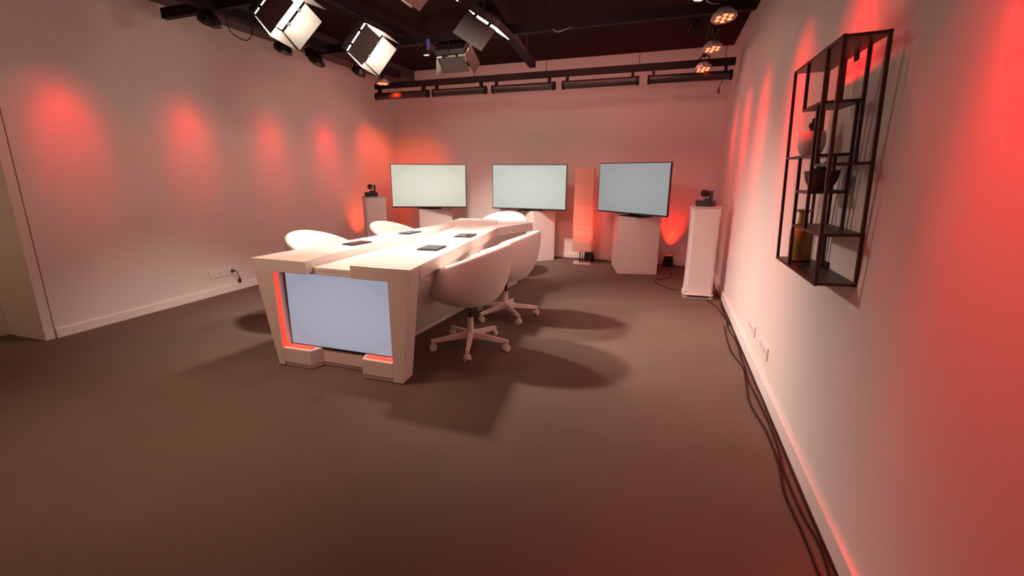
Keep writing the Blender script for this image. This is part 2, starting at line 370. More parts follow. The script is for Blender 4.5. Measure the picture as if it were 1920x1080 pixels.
# end table that closes the desk
etab = thing('end_table', 'flared white end table joined to the far end of the long desk', 'table', (-1.92, 4.9, 0))
EX, EY = -1.92, 4.9
pe = [(-2.315, 4.51), (-1.628, 4.51), (-1.425, 5.13), (-1.62, 5.27), (-1.90, 5.20), (-2.36, 5.17)]
MB().prism([(x-EX, y-EY) for x, y in pe], HT-0.092, HT-0.001).build('tabletop', M_WHITE, etab, bevel=0.003)
rp = [(-2.30, 4.56), (-1.74, 4.80), (-1.86, 5.14), (-2.33, 5.12)]
MB().prism([(x-EX, y-EY) for x, y in rp], HT-0.001, HT+0.018).build('raised_board', M_WHITE, etab, bevel=0.003)
eb = [(-2.20, 4.52, 0.004), (-1.69, 4.52, 0.004), (-1.60, 5.08, 0.004), (-1.72, 5.20, 0.004), (-2.22, 5.12, 0.004)]
et = [(-2.29, 4.52, HT-0.093), (-1.66, 4.52, HT-0.093), (-1.49, 5.09, HT-0.093), (-1.64, 5.22, HT-0.093), (-2.32, 5.14, HT-0.093)]
n = 5
m = MB(); m.add([(x-EX, y-EY, z) for x, y, z in eb+et], [tuple(reversed(range(n))), tuple(range(n, 2*n))]+[(i, (i+1) % n, (i+1) % n+n, i+n) for i in range(n)])
m.build('body', M_WHITE, etab, bevel=0.003)

# ================================================================= CHAIRS
def zr(th):
    R = 0.31; c = math.cos(th); x = R*c
    arm = 0.63+(0.79-0.63)*(0.16-x)/(0.16+R)
    a = abs((th+PI) % (2*PI)-PI)
    t = min(1, max(0, (math.degrees(a)-30)/34)); t = t*t*(3-2*t)
    return 0.505*(1-t)+arm*t
def chair_shell():
    m = MB(); N = 56; prof_n = 12; rows = []
    vs = []
    def ring(fn):
        rows.append(list(range(len(vs), len(vs)+N)))
        for i in range(N):
            th = 2*PI*i/N; r, z = fn(th); vs.append((r*math.cos(th), r*math.sin(th)*1.0, z))
    zb = 0.335; R = 0.31; T = 0.054
    for k in range(1, prof_n+1):
        a = k/prof_n*PI/2
        ring(lambda th, a=a: (R*math.sin(a)**0.72, zb+(zr(th)-0.02-zb)*(1-math.cos(a))**1.12))
    for k in range(1, 6):   # rounded rim
        b = PI*k/6
        ring(lambda th, b=b: (R-T/2+T/2*math.cos(b), zr(th)-0.02+math.sin(b)*0.027))
    for k in range(0, 7):   # inner wall down to the seat bed
        t = k/6
        ring(lambda th, t=t: ((R-T)-0.045*t*t, zr(th)-0.02+(0.435-zr(th)+0.02)*t))
    fs = []
    for A, B in zip(rows, rows[1:]):
        for i in range(N): j = (i+1) % N; fs.append((A[i], A[j], B[j], B[i]))
    c0 = len(vs); vs.append((0, 0, zb)); fs += [(c0, rows[0][(i+1) % N], rows[0][i]) for i in range(N)]
    c1 = len(vs); vs.append((0, 0, 0.435)); fs += [(rows[-1][i], rows[-1][(i+1) % N], c1) for i in range(N)]
    return m.add(vs, fs)
def make_chair(label, loc, rz):
    t = thing('swivel_chair', label, 'chair', loc, rz, 'white swivel chairs around the desk')
    sh = chair_shell().build('shell', M_SHELLW, t, smooth=True)
    cu = MB().lathe([(0, 0.436), (0.20, 0.436), (0.222, 0.448), (0.228, 0.466), (0.215, 0.484), (0.15, 0.494), (0, 0.497)], 36)
    cu.build('seat_cushion', M_SHELLW, t, smooth=True)
    MB().lathe([(0, 0.322), (0.05, 0.322), (0.055, 0.330), (0.055, 0.346), (0, 0.346)], 20).build('swivel_plate', M_POLYW, t, smooth=True)
    MB().tube((0, 0, 0.20), (0, 0, 0.325), 0.0135, n=16).build('gas_lift', M_BLKP, t, smooth=True, label='black gas lift')
    MB().lathe([(0, 0.075), (0.028, 0.075), (0.036, 0.09), (0.036, 0.125), (0.024, 0.14), (0.022, 0.235), (0, 0.235)], 20).build('column', M_POLYW, t, smooth=True)
    return t
def chair_base(t, phase):
    for k in range(5):
        a = phase+k*2*PI/5; M = Matrix.Rotation(a, 4, 'Z')
        b = [Vector((0.020, -0.020, 0.080)), Vector((0.300, -0.014, 0.062)), Vector((0.300, 0.014, 0.062)), Vector((0.020, 0.020, 0.080))]
        tp = [Vector((0.020, -0.016, 0.126)), Vector((0.300, -0.010, 0.088)), Vector((0.300, 0.010, 0.088)), Vector((0.020, 0.016, 0.126))]
        MB().hexa([M @ p for p in b], [M @ p for p in tp]).build('leg', M_POLYW, t, bevel=0.003)
        cx, cy = 0.285*math.cos(a), 0.285*math.sin(a)
        R2 = Matrix.Translation((cx, cy, 0)) @ Matrix.Rotation(a+0.9+k*0.7, 4, 'Z')
        c = MB(); c.tube(R2 @ Vector((0.0, 0, 0.035)), R2 @ Vector((0.0, 0, 0.066)), 0.007, n=8)
        hood = [(0.028*math.cos(q), 0.028+0.028*math.sin(q)) for q in [PI*(-0.05+1.1*i/8) for i in range(9)]]
        pr = MB().prism(hood, -0.008, 0.008, 'y'); c.add([R2 @ Vector(p) for p in pr.v], pr.f)
        co = c.build('caster', M_POLYW, t, smooth=True)
        for sgn in (-1, 1):
            MB().tube(R2 @ Vector((0, sgn*0.009, 0.0265)), R2 @ Vector((0, sgn*0.021, 0.0265)), 0.0262, n=18).build('wheel', M_POLYW, co, smooth=True, bevel=0.003)
chairs = [
    ('white tub swivel chair on the right side of the desk, nearest the viewer', (-1.315, 3.03, 0), PI, 0.0-PI),
    ('white tub swivel chair on the right side of the desk, behind the nearest one', (-1.32, 3.86, 0), PI, math.radians(24)-PI),
    ('white tub chair on the left side of the desk, nearer the doorway', (-2.680, 3.16, 0), 0, 0.4),
    ('white tub chair on the left side of the desk, nearer the left television', (-2.515, 4.08, 0), 0, 0.2),
    ('white tub chair at the far end of the desk, in front of the middle television', (-1.95, 5.56, 0), -PI/2, 0.7),
]
for lb, loc, rz, ph in chairs:
    t = make_chair(lb, loc, rz); chair_base(t, ph)

# ================================================================= TABLETS
def tablet(cx, cy, rz, label, w_=0.155, d_=0.205):
    t = thing('tablet', label, 'tablet', (cx, cy, HT+0.0005), rz, 'tablets lying on the desk')
    MB().box((-w_/2, -d_/2, 0), (w_/2, d_/2, 0.010)).build('body', M_BLKP, t, bevel=0.003)
    MB().box((-w_/2+0.006, -d_/2+0.008, 0.010), (w_/2-0.006, d_/2-0.008, 0.0112)).build('screen', M_GLASSB, t)
tablet(-1.618, 3.035, 0.10, 'dark tablet on the right desk half, nearest the viewer')
tablet(-1.668, 3.765, 0.12, 'dark tablet on the right desk half, farther from the viewer')
tablet(-2.275, 3.04, -0.15, 'dark tablet on the left desk half, nearest the viewer', 0.115)
tablet(-2.235, 3.775, -0.10, 'dark tablet on the left desk half, farther from the viewer', 0.115)

# ================================================================= TELEVISIONS AND PEDESTALS
def television(label, c, yaw, scr, ztop):
    t = thing('television', label, 'television', (c[0], c[1], ztop+0.0005), yaw, 'televisions on white pedestals')
    zc = c[2]-ztop
    W, H_ = 1.12, 0.64
    MB().box((-W/2, 0.002, zc-H_/2), (W/2, 0.030, zc+H_/2)).build('frame', M_BLKP, t, bevel=0.003)
    screen_quad(-W/2+0.010, W/2-0.010, zc-H_/2+0.018, zc+H_/2-0.010, 0.0, 'screen', scr, t)
    MB().hexa([(-0.36, 0.030, zc-H_/2+0.03), (0.36, 0.030, zc-H_/2+0.03), (0.33, 0.060, zc-H_/2+0.05), (-0.33, 0.060, zc-H_/2+0.05)],
              [(-0.36, 0.030, zc+0.12), (0.36, 0.030, zc+0.12), (0.33, 0.060, zc+0.10), (-0.33, 0.060, zc+0.10)]).build('rear_housing', M_BLKP, t, bevel=0.004)
    MB().box((-0.05, 0.060, 0.02), (0.05, 0.085, zc+0.05)).box((-0.05, 0.055, 0.012), (0.05, 0.16, 0.03)).build('mount', M_BLACK, t)
    MB().box((-0.17, 0.02, 0), (0.17, 0.24, 0.012)).build('foot_plate', M_BLACK, t, bevel=0.002)
    return t
def pedestal(label, cx, cy, yaw, sx, sy, h):
    t = thing('pedestal', label, 'pedestal', (cx, cy, 0), yaw, 'white pedestals under the televisions')
    MB().box((-sx/2, -sy/2, 0.002), (sx/2, sy/2, h-0.012)).build('body', M_PED, t, bevel=0.003)
    MB().box((-sx/2-0.001, -sy/2-0.001, h-0.012), (sx/2+0.001, sy/2+0.001, h)).build('top', M_PED, t, bevel=0.003)
PH = 0.745
pedestal('white box pedestal under the leftmost television', -3.53, 6.66, math.radians(42), 0.52, 0.50, PH)
pedestal('white box pedestal under the middle television, behind the end chair', -1.815, 6.78, math.radians(47), 0.38, 0.38, PH)
pedestal('white box pedestal under the rightmost television, beside the lamp', -0.355, 6.47, math.radians(12.5), 0.51, 0.66, PH)
television('leftmost television, screen glowing pale greenish white', (-3.403, 6.352, 1.086), math.radians(21.94), M_SCR1, PH)
television('middle television, screen glowing pale grey white', (-1.903, 6.560, 1.086), math.radians(-0.5), M_SCR2, PH)
television('rightmost television, screen glowing bluish grey, turned towards the desk', (-0.425, 6.155, 1.102), math.radians(-35.3), M_SCR3, PH)

# ================================================================= CAMERA PILLARS + PTZ CAMERAS
def rrect(w_, d_, r, n=5):
    out = []
    for cx, cy, a0 in ((w_/2-r, d_/2-r, 0), (-w_/2+r, d_/2-r, PI/2), (-w_/2+r, -d_/2+r, PI), (w_/2-r, -d_/2+r, 1.5*PI)):
        for i in range(n+1): a = a0+PI/2*i/n; out.append((cx+r*math.cos(a), cy+r*math.sin(a)))
    return out
def pillar(label, cx, cy, yaw, h=0.965):
    t = thing('truss_pillar', label, 'pillar', (cx, cy, 0), yaw, 'fabric covered camera pillars')
    MB().prism(rrect(0.31, 0.31, 0.03), 0.002, 0.014).build('base_plate', M_SILV, t, bevel=0.002)
    m = MB()
    for sx in (-1, 1):
        for sy in (-1, 1): m.tube((sx*0.12, sy*0.12, 0.014), (sx*0.12, sy*0.12, 0.075), 0.018, n=12)
    m.build('base_studs', M_STEEL, t, smooth=True)
    m = MB(); n_ = 24; prof = [(0.040, 1.06), (0.055, 0.98), (0.16, 0.95), (0.5, 0.925), (0.85, 0.95), (0.93, 0.985), (0.95, 1.0)]
    ring = rrect(0.29, 0.29, 0.035); k = len(ring); vs = []
    for z, s_ in prof: vs += [(x*s_, y*s_, z) for x, y in ring]
    fs = [(i+r*k, (i+1) % k+r*k, (i+1) % k+(r+1)*k, i+(r+1)*k) for r in range(len(prof)-1) for i in range(k)]
    fs += [tuple(range((len(prof)-1)*k, len(prof)*k)), tuple(reversed(range(k)))]
    m.add(vs, fs); m.build('fabric_cover', M_FABRIC, t, smooth=True)
    MB().prism(rrect(0.30, 0.30, 0.03), 0.9505, h).build('top_plate', M_SILV, t, bevel=0.002)
    return t
pillar('white fabric covered truss pillar standing beside the right wall', 0.405, 5.24, 0.03)
pillar('white fabric covered truss pillar near the left wall, partly behind a chair', -3.765, 5.46, math.radians(43))
def ptz(label, x, y, z, rz):
    t = thing('pan_tilt_camera', label, 'camera', (x, y, z+0.0005), rz, 'pan and tilt cameras on the pillars')
    MB().prism(rrect(0.175, 0.13, 0.03), 0.0, 0.058).build('base', M_BLKP, t, bevel=0.006)
    MB().lathe([(0, 0.058), (0.042, 0.058), (0.042, 0.072), (0, 0.072)], 20, c=(0.02, 0, 0)).build('turntable', M_BLKP, t, smooth=True)
    MB().box((0.035, -0.030, 0.068), (0.060, 0.030, 0.155)).box((-0.005, -0.030, 0.068), (0.060, 0.030, 0.082)).build('yoke_arm', M_BLKP, t, bevel=0.006)
    M = Matrix.Translation((-0.01, -0.01, 0.130)) @ Matrix.Rotation(PI/2, 4, 'X')
    hd = MB().lathe([(0, -0.055), (0.030, -0.055), (0.036, -0.045), (0.036, 0.030), (0.030, 0.042), (0.024, 0.042), (0.024, 0.036), (0, 0.036)], 22, M=M)
    hd.build('camera_head', M_BLKP, t, smooth=True)
    MB().lathe([(0, 0.0365), (0.020, 0.0365), (0.018, 0.040), (0, 0.043)], 18, M=M).build('lens', M_GLASSB, t, smooth=True)
ptz('black pan tilt camera on the right hand fabric pillar', 0.395, 5.20, 0.965, math.radians(-28))
ptz('black pan tilt camera on the left hand fabric pillar', -3.775, 5.42, 0.965, math.radians(35))

# ================================================================= FLOOR LAMP + UPLIGHTS
lamp = thing('floor_lamp', 'square paper floor lamp glowing red between the middle and right televisions', 'lamp', (-1.105, 6.70, 0), 0.1)
MB().prism(rrect(0.25, 0.25, 0.02), 0.0, 0.008).build('base_plate', M_SILV, lamp, bevel=0.002)
MB().tube((-0.03, 0, 0.008), (-0.03, 0, 1.30), 0.008, n=8).tube((0.0, 0.02, 0.008), (0.0, 0.02, 0.35), 0.006, n=8).build('pole', M_BLACK, lamp)
m = MB(); ring = rrect(0.275, 0.275, 0.03, 4); k = len(ring); rows = 60; vs = []
for r in range(rows+1):
    z = 0.19+1.165*r/rows
    for i, (x, y) in enumerate(ring):
        j = (0.0012*math.sin(r*1.3+i*0.35)+random.uniform(-0.0022, 0.0022))*max(0.15, 1.5-1.6*r/rows)
        vs.append((x*(1+j*5), y*(1+j*5), z+random.uniform(-0.003, 0.003)))
fs = [(i+r*k, (i+1) % k+r*k, (i+1) % k+(r+1)*k, i+(r+1)*k) for r in range(rows) for i in range(k)]
m.add(vs, fs); m.build('paper_shade', M_PAPER, lamp, smooth=True)
def uplight(label, x, y, rz, tilt):
    t = thing('floor_uplight', label, 'light', (x, y, 0), rz, 'small black uplights on the floor')
    M = Matrix.Rotation(tilt, 4, 'X')
    MB().box((-0.058, -0.045, 0.010), (0.058, 0.045, 0.150), M).build('housing', M_BLKP, t, bevel=0.006)
    MB().box((-0.050, -0.038, 0.1503), (0.050, 0.038, 0.154), M).build('lens', M_UP, t)
    MB().box((-0.068, -0.02, 0.0), (-0.060, 0.02, 0.09)).box((0.060, -0.02, 0.0), (0.068, 0.02, 0.09)).box((-0.068, -0.02, 0.0), (0.068, 0.02, 0.005)).build('bracket', M_BLACK, t)
uplight('black uplight on the floor behind the base of the paper lamp', -1.030, 6.885, -0.15, 0.0)
uplight('black uplight on the floor between right pedestal and right pillar', 0.105, 6.905, 0.05, 0.0)
uplight('black uplight on the floor behind the left hand pillar', -4.17, 5.98, 0.5, 0.0)
spot('uplight_beam', (-1.030, 6.885, 0.165), (-0.98, 6.96, 1.0), 14, (1.0, 0.04, 0.02), 60, 1.0, 0.03)
spot('uplight_beam_lamp', (-1.06, 6.74, 0.18), (-1.09, 6.70, 1.0), 52, (1.0, 0.05, 0.02), 90, 1.0, 0.03)
spot('uplight_beam', (0.105, 6.905, 0.165), (0.15, 7.0, 1.05), 62, (1.0, 0.02, 0.006), 64, 1.0, 0.03)
spot('uplight_beam', (-4.17, 5.98, 0.165), (-4.44, 6.05, 0.9), 34, ORANGE, 76, 1.0, 0.03)

# ================================================================= WALL SHELF
shelf = bpy.data.objects.new('wall_shelf', None); COL.objects.link(shelf)
shelf.location = (0.655, 1.864, 0.907); shelf.rotation_euler = (0, math.radians(-2.41), math.radians(0.64)); shelf.rotation_mode = 'XYZ'
shelf['label'] = 'dark steel open shelf unit with staggered shelves on the right wall'; shelf['category'] = 'shelf'
W, LN, HH = 0.122, 0.577, 0.81
b = 0.011
def bar(p0, p1, name='upright', r=b):
    lo = [min(a, c)-r/2 for a, c in zip(p0, p1)]; hi = [max(a, c)+r/2 for a, c in zip(p0, p1)]
    MB().box(lo, hi).build(name, M_SHELF, shelf)
def board(y0, y1, z, x0=-W, x1=0, th=0.010):
    MB().box((x0-b/2+0.0006, y0, z-th/2), (x1+b/2-0.0006, y1, z+th/2)).build('shelf_board', M_SHELF, shelf)
for x in (0, -W):
    for y in (0, LN): bar((x, y, 0), (x, y, HH))
board(0, LN, HH); board(0, LN, 0)
YA, YB, YC, YF = 0.381, 0.149, 0.196, 0.364
ZA, ZSC, ZE, ZF, ZD = 0.632, 0.451, 0.415, 0.314, 0.175
for x in (0, -W):
    bar((x, YA, ZA), (x, YA, HH)); bar((x, YB, ZE), (x, YB, HH)); bar((x, YC, ZD), (x, YC, ZA)); bar((x, YF, 0), (x, YF, ZSC))
board(YB, YA, ZA); board(YC, LN, ZSC); board(0, YB, ZE); board(YC, YF, ZF); board(0, YF, ZD)
MB().box((-0.004, 0.25, HH-0.03), (0.004, 0.28, HH)).build('wall_bracket', M_SHELF, shelf)
MB().box((-0.004, 0.30, 0.0), (0.004, 0.33, 0.03)).build('wall_bracket', M_SHELF, shelf)
bpy.context.view_layer.update()
SM = Matrix.LocRotScale(shelf.location, shelf.rotation_euler, None)
def on_shelf(x, y, z): return SM @ Vector((x, y, z+0.0066))
TILT = shelf.rotation_euler
p = on_shelf(-0.060, 0.475, ZSC)
t = thing('potted_cactus', 'small cactus in a round white pot on the wall shelf', 'plant', p); t.rotation_euler = TILT
MB().lathe([(0, 0), (0.030, 0), (0.042, 0.012), (0.052, 0.045), (0.050, 0.085), (0.045, 0.098), (0.041, 0.098), (0.043, 0.080), (0, 0.078)], 26).build('pot', M_POTW, t, smooth=True)
MB().lathe([(0, 0.079), (0.0425, 0.080), (0, 0.086)], 20).build('soil', M_SOIL, t)
m = MB()
for (dx, dy, r, h, z0) in ((0, 0, 0.012, 0.062, 0.082), (0.012, 0.003, 0.008, 0.028, 0.098), (-0.011, -0.004, 0.008, 0.024, 0.110), (0.002, 0.010, 0.007, 0.018, 0.135)):
    m.lathe([(0, z0), (r*0.8, z0+0.004), (r, z0+h*0.4), (r*0.8, z0+h*0.85), (0, z0+h)], 10, c=(dx, dy, 0))
m.build('cactus_stem', M_PLANT, t, smooth=True)
p = on_shelf(-0.060, 0.290, ZF)
t = thing('succulent_bowl', 'dark brown bowl with a small succulent on the wall shelf', 'plant', p); t.rotation_euler = TILT
MB().lathe([(0, 0), (0.034, 0), (0.038, 0.006), (0.054, 0.035), (0.060, 0.066), (0.061, 0.074), (0.055, 0.074), (0.052, 0.062), (0, 0.058)], 26).build('bowl', M_POTB, t, smooth=True)
m = MB()
for k in range(11):
    a = k*2.4; r = 0.008+0.0028*k
    q0 = Vector((r*math.cos(a)*0.4, r*math.sin(a)*0.4, 0.060)); q1 = Vector((r*math.cos(a), r*math.sin(a), 0.108-0.0022*k))
    m.tube(q0, q1, 0.0085, 0.0025, 6)
m.build('succulent_leaf', M_PLANT, t, smooth=True, label='dark succulent rosette')
p = on_shelf(-0.062, 0.462, 0.0)
t = thing('vase', 'ochre yellow bottle vase with a flared neck, bottom board of the wall shelf', 'vase', p); t.rotation_euler = TILT
MB().lathe([(0, 0), (0.040, 0), (0.044, 0.006), (0.046, 0.10), (0.045, 0.135), (0.036, 0.150), (0.021, 0.162), (0.018, 0.200), (0.019, 0.212), (0.033, 0.222), (0.031, 0.224), (0.016, 0.214), (0.015, 0.16), (0, 0.16)], 28).build('body', M_OCHRE, t, smooth=True)
MB().lathe([(0, 0.0), (0.0405, 0.0), (0.0455, 0.0035), (0.0455, 0.008), (0.0445, 0.0085), (0, 0.0085)], 28).build('foot_ring', M_POTB, t, smooth=True)

# ================================================================= SOCKETS, CABLES
def socket_strip(name, label, loc, rz, n_, pitch=0.071):
    t = thing(name, label, 'socket', loc, rz)
    L_ = n_*pitch+0.012
    MB().box((-L_/2, -0.009, -0.04), (L_/2, 0, 0.04)).build('frame', M_TRIM, t, bevel=0.003)
    for k in range(n_):
        x = (k-(n_-1)/2)*pitch
        s_ = MB().lathe([(0, 0), (0.0215, 0), (0.0215, 0.0025), (0.019, 0.0025), (0.0185, 0.0008), (0, 0.0008)], 20, M=Matrix.Translation((x, -0.0092, 0)) @ Matrix.Rotation(PI/2, 4, 'X')).build('outlet', M_TRIM, t, smooth=True)
        MB().tube((x-0.0095, -0.0103, 0), (x-0.0095, -0.0112, 0), 0.0026, n=8).tube((x+0.0095, -0.0103, 0), (x+0.0095, -0.0112, 0), 0.0026, n=8).build('contact_hole', M_BLKP, s_)
    return t
socket_strip('wall_socket', 'white row of wall sockets low on the left wall', (XL, 3.60, 0.225), PI/2, 3, 0.080)
socket_strip('wall_socket', 'white double wall socket low on the right wall, farther from the viewer', (XR, 3.47, 0.235), -PI/2, 3)
socket_strip('wall_socket', 'white double wall socket low on the right wall, nearer the viewer', (XR, 3.04, 0.235), -PI/2, 3)
pl = thing('power_plug', 'dark plug with a short hanging cable beside the left wall sockets', 'plug', (XL, 3.745, 0.225))
MB().tube((0.0005, 0, 0), (0.035, 0, 0), 0.016, 0.012, 12).build('plug_body', M_BLKP, pl, smooth=True)
MB().path(smoothpath([(0.034, 0, 0), (0.05, 0.012, -0.01), (0.035, 0.04, -0.045), (0.025, 0.062, -0.08), (0.022, 0.065, -0.10)]), 0.004).build('cable', M_BLKP, pl, smooth=True)
MB().box((0.010, 0.055, -0.145), (0.034, 0.075, -0.098)).build('connector', M_BLKP, pl, bevel=0.003)
def cable(label, pts, r=0.0038, name='floor_cable', cat='cable', grp='cables along the right wall'):
    o = MB().path(smoothpath(pts, 6), r, 6).build(name, M_RUBBER, None, smooth=True)
    return tag(o, label, cat, grp)
def runcable(seed, y0, y1, x, amp, step=0.22):
    rnd = random.Random(seed); pts = []; y = y0
    while y > y1:
        pts.append((x+rnd.uniform(-amp, amp), y, 0.0055)); y -= step*rnd.uniform(0.7, 1.3)
    return pts
cable('thin black cable lying on the carpet tight against the right baseboard', runcable(3, 5.6, 0.8, 0.630, 0.004))
cable('thin black cable on the carpet winding a little off the right baseboard', runcable(5, 4.9, 0.8, 0.606, 0.012))
cable('outermost black cable snaking on the carpet along the right wall', [(p_[0], p_[1], 0.0055) for p_ in runcable(9, 4.2, 0.8, 0.575, 0.022, 0.3)])
cable('black cable on the carpet from the right pillar towards the right pedestal', [(0.20, 5.40, 0.0055), (0.05, 5.55, 0.0055), (-0.05, 5.85, 0.0055), (0.12, 6.05, 0.0055), (0.15, 6.35, 0.0055), (0.10, 6.60, 0.0055), (0.11, 6.85, 0.0055)], grp='cables behind the right pedestal')
cable('black cable curling on the carpet from the right pillar base to the wall', [(0.50, 5.05, 0.0055), (0.56, 4.85, 0.0055), (0.60, 4.5, 0.0055), (0.625, 4.25, 0.0055)], grp='cables behind the right pedestal')
cable('black cable along the foot of the back wall', [(-1.55, 7.04, 0.0055), (-1.3, 7.03, 0.0055), (-0.95, 7.02, 0.0055), (-0.75, 7.01, 0.0055)], grp='cables behind the right pedestal', r=0.005)

# ================================================================= CEILING GRID
def ybar(x, y0): return y0-0.05*(x+1.7)
def crossbar(label, y0, x0, x1, z, h=0.07, d=0.05, drops=()):
    t = thing('lighting_bar', label, 'bar', (0, 0, 0), 0, 'black lighting bars under the ceiling')
    b = [(x0, ybar(x0, y0)-d/2, z-h/2), (x1, ybar(x1, y0)-d/2, z-h/2), (x1, ybar(x1, y0)+d/2, z-h/2), (x0, ybar(x0, y0)+d/2, z-h/2)]
    MB().hexa(b, [(p_[0], p_[1], z+h/2) for p_ in b]).build('rail', M_BLACK, t, bevel=0.003)
    for dx in drops:
        MB().tube((dx, ybar(dx, y0), z+h/2), (dx, ybar(dx, y0), ZC), 0.0035, n=6).build('suspension_wire', M_BLACK, t)
    return t
YR = 6.08; ZR = 2.487
crossbar('long black lighting bar in front of the back wall, above the tubes', YR, -4.13, 0.605, ZR, 0.076, 0.05, (-2.55, -1.55, -0.42, 0.50))
crossbar('black lighting bar crossing the ceiling above the far half of the desk', 4.60, -4.02, 0.55, 2.60, 0.085, 0.06, (-3.2, -1.2, 0.0))
crossbar('black lighting bar crossing the ceiling nearest the viewer', 3.22, -4.36, -1.9, 2.63, 0.085, 0.06, (-3.6, -2.2))
def longbar(label, x, y0, y1, z, h=0.06, d=0.06, x1=None):
    t = thing('lighting_bar', label, 'bar', (0, 0, 0), 0, 'black lighting bars under the ceiling')
    x1 = x if x1 is None else x1
    b = [(x-d/2, y0, z-h/2), (x+d/2, y0, z-h/2), (x1+d/2, y1, z-h/2), (x1-d/2, y1, z-h/2)]
    MB().hexa(b, [(p_[0], p_[1], z+h/2) for p_ in b]).build('rail', M_BLACK, t, bevel=0.003)
    n_ = 3
    for i in range(n_):
        yy = lerp(y0, y1, (i+0.5)/n_); xx = lerp(x, x1, (i+0.5)/n_)
        MB().tube((xx, yy, z+h/2), (xx, yy, ZC), 0.0035, n=6).build('suspension_wire', M_BLACK, t)
    return t
longbar('black lighting bar running away above the right part of the desk', -1.47, 3.6, 6.04, 2.60, 0.07, 0.08, -1.72)
longbar('black lighting bar running along beside the left wall', -3.72, 2.4, 6.15, 2.62, 0.09, 0.10)
longbar('black lighting bar running along beside the right wall', 0.31, 1.0, 6.0, 2.66, 0.06, 0.10)
longbar('black lighting bar running away above the left part of the desk', -2.85, 2.6, 5.95, 2.70, 0.06, 0.06, -2.75)
# tubes hung under the back bar
segs = [(-4.13, -3.24, 'leftmost'), (-3.19, -2.36, 'second from the left'), (-2.30, -1.42, 'middle one'), (-1.35, -0.40, 'second from the right'), (-0.325, 0.60, 'rightmost')]
for x0, x1, wd in segs:
    y0 = YR-0.005
    t = thing('batten_light', 'black tube batten hanging under the back lighting bar, '+wd, 'light', ((x0+x1)/2, 0, 0), 0, 'tube battens under the back bar')
    cx = (x0+x1)/2; zt = 2.350
    MB().tube((x0-cx+0.03, ybar(x0, y0), zt), (x1-cx-0.03, ybar(x1, y0), zt), 0.047, n=20).build('tube_body', M_BLKP, t, smooth=True)
    for xx in (x0+0.012, x1-0.042):
        MB().tube((xx-cx, ybar(xx, y0), zt), (xx-cx+0.03, ybar(xx, y0), zt), 0.052, n=20).build('end_cap', M_BLACK, t, smooth=True)
    for xx in (x0+0.06, x1-0.10):
        yy = ybar(xx, y0)
        MB().box((xx-cx, yy-0.032, zt+0.036), (xx-cx+0.028, yy+0.032, 2.449)).tube((xx-cx+0.014, yy-0.05, zt+0.07), (xx-cx+0.014, yy+0.05, zt+0.07), 0.006, n=8).build('clamp', M_BLACK, t)
t = thing('hanging_connector', 'black cable connector dangling below the right end of the tubes', 'cable', (0.47, ybar(0.47, YR)-0.05, 2.312))
MB().path(smoothpath([(0.0, 0, 0.0), (0.015, 0, -0.03), (0.0, 0, -0.07), (-0.01, 0, -0.10)]), 0.004).build('cable', M_RUBBER, t, smooth=True)
MB().tube((-0.01, 0, -0.10), (-0.012, 0, -0.155), 0.010, 0.014, 10).build('plug_body', M_BLKP, t, smooth=True)

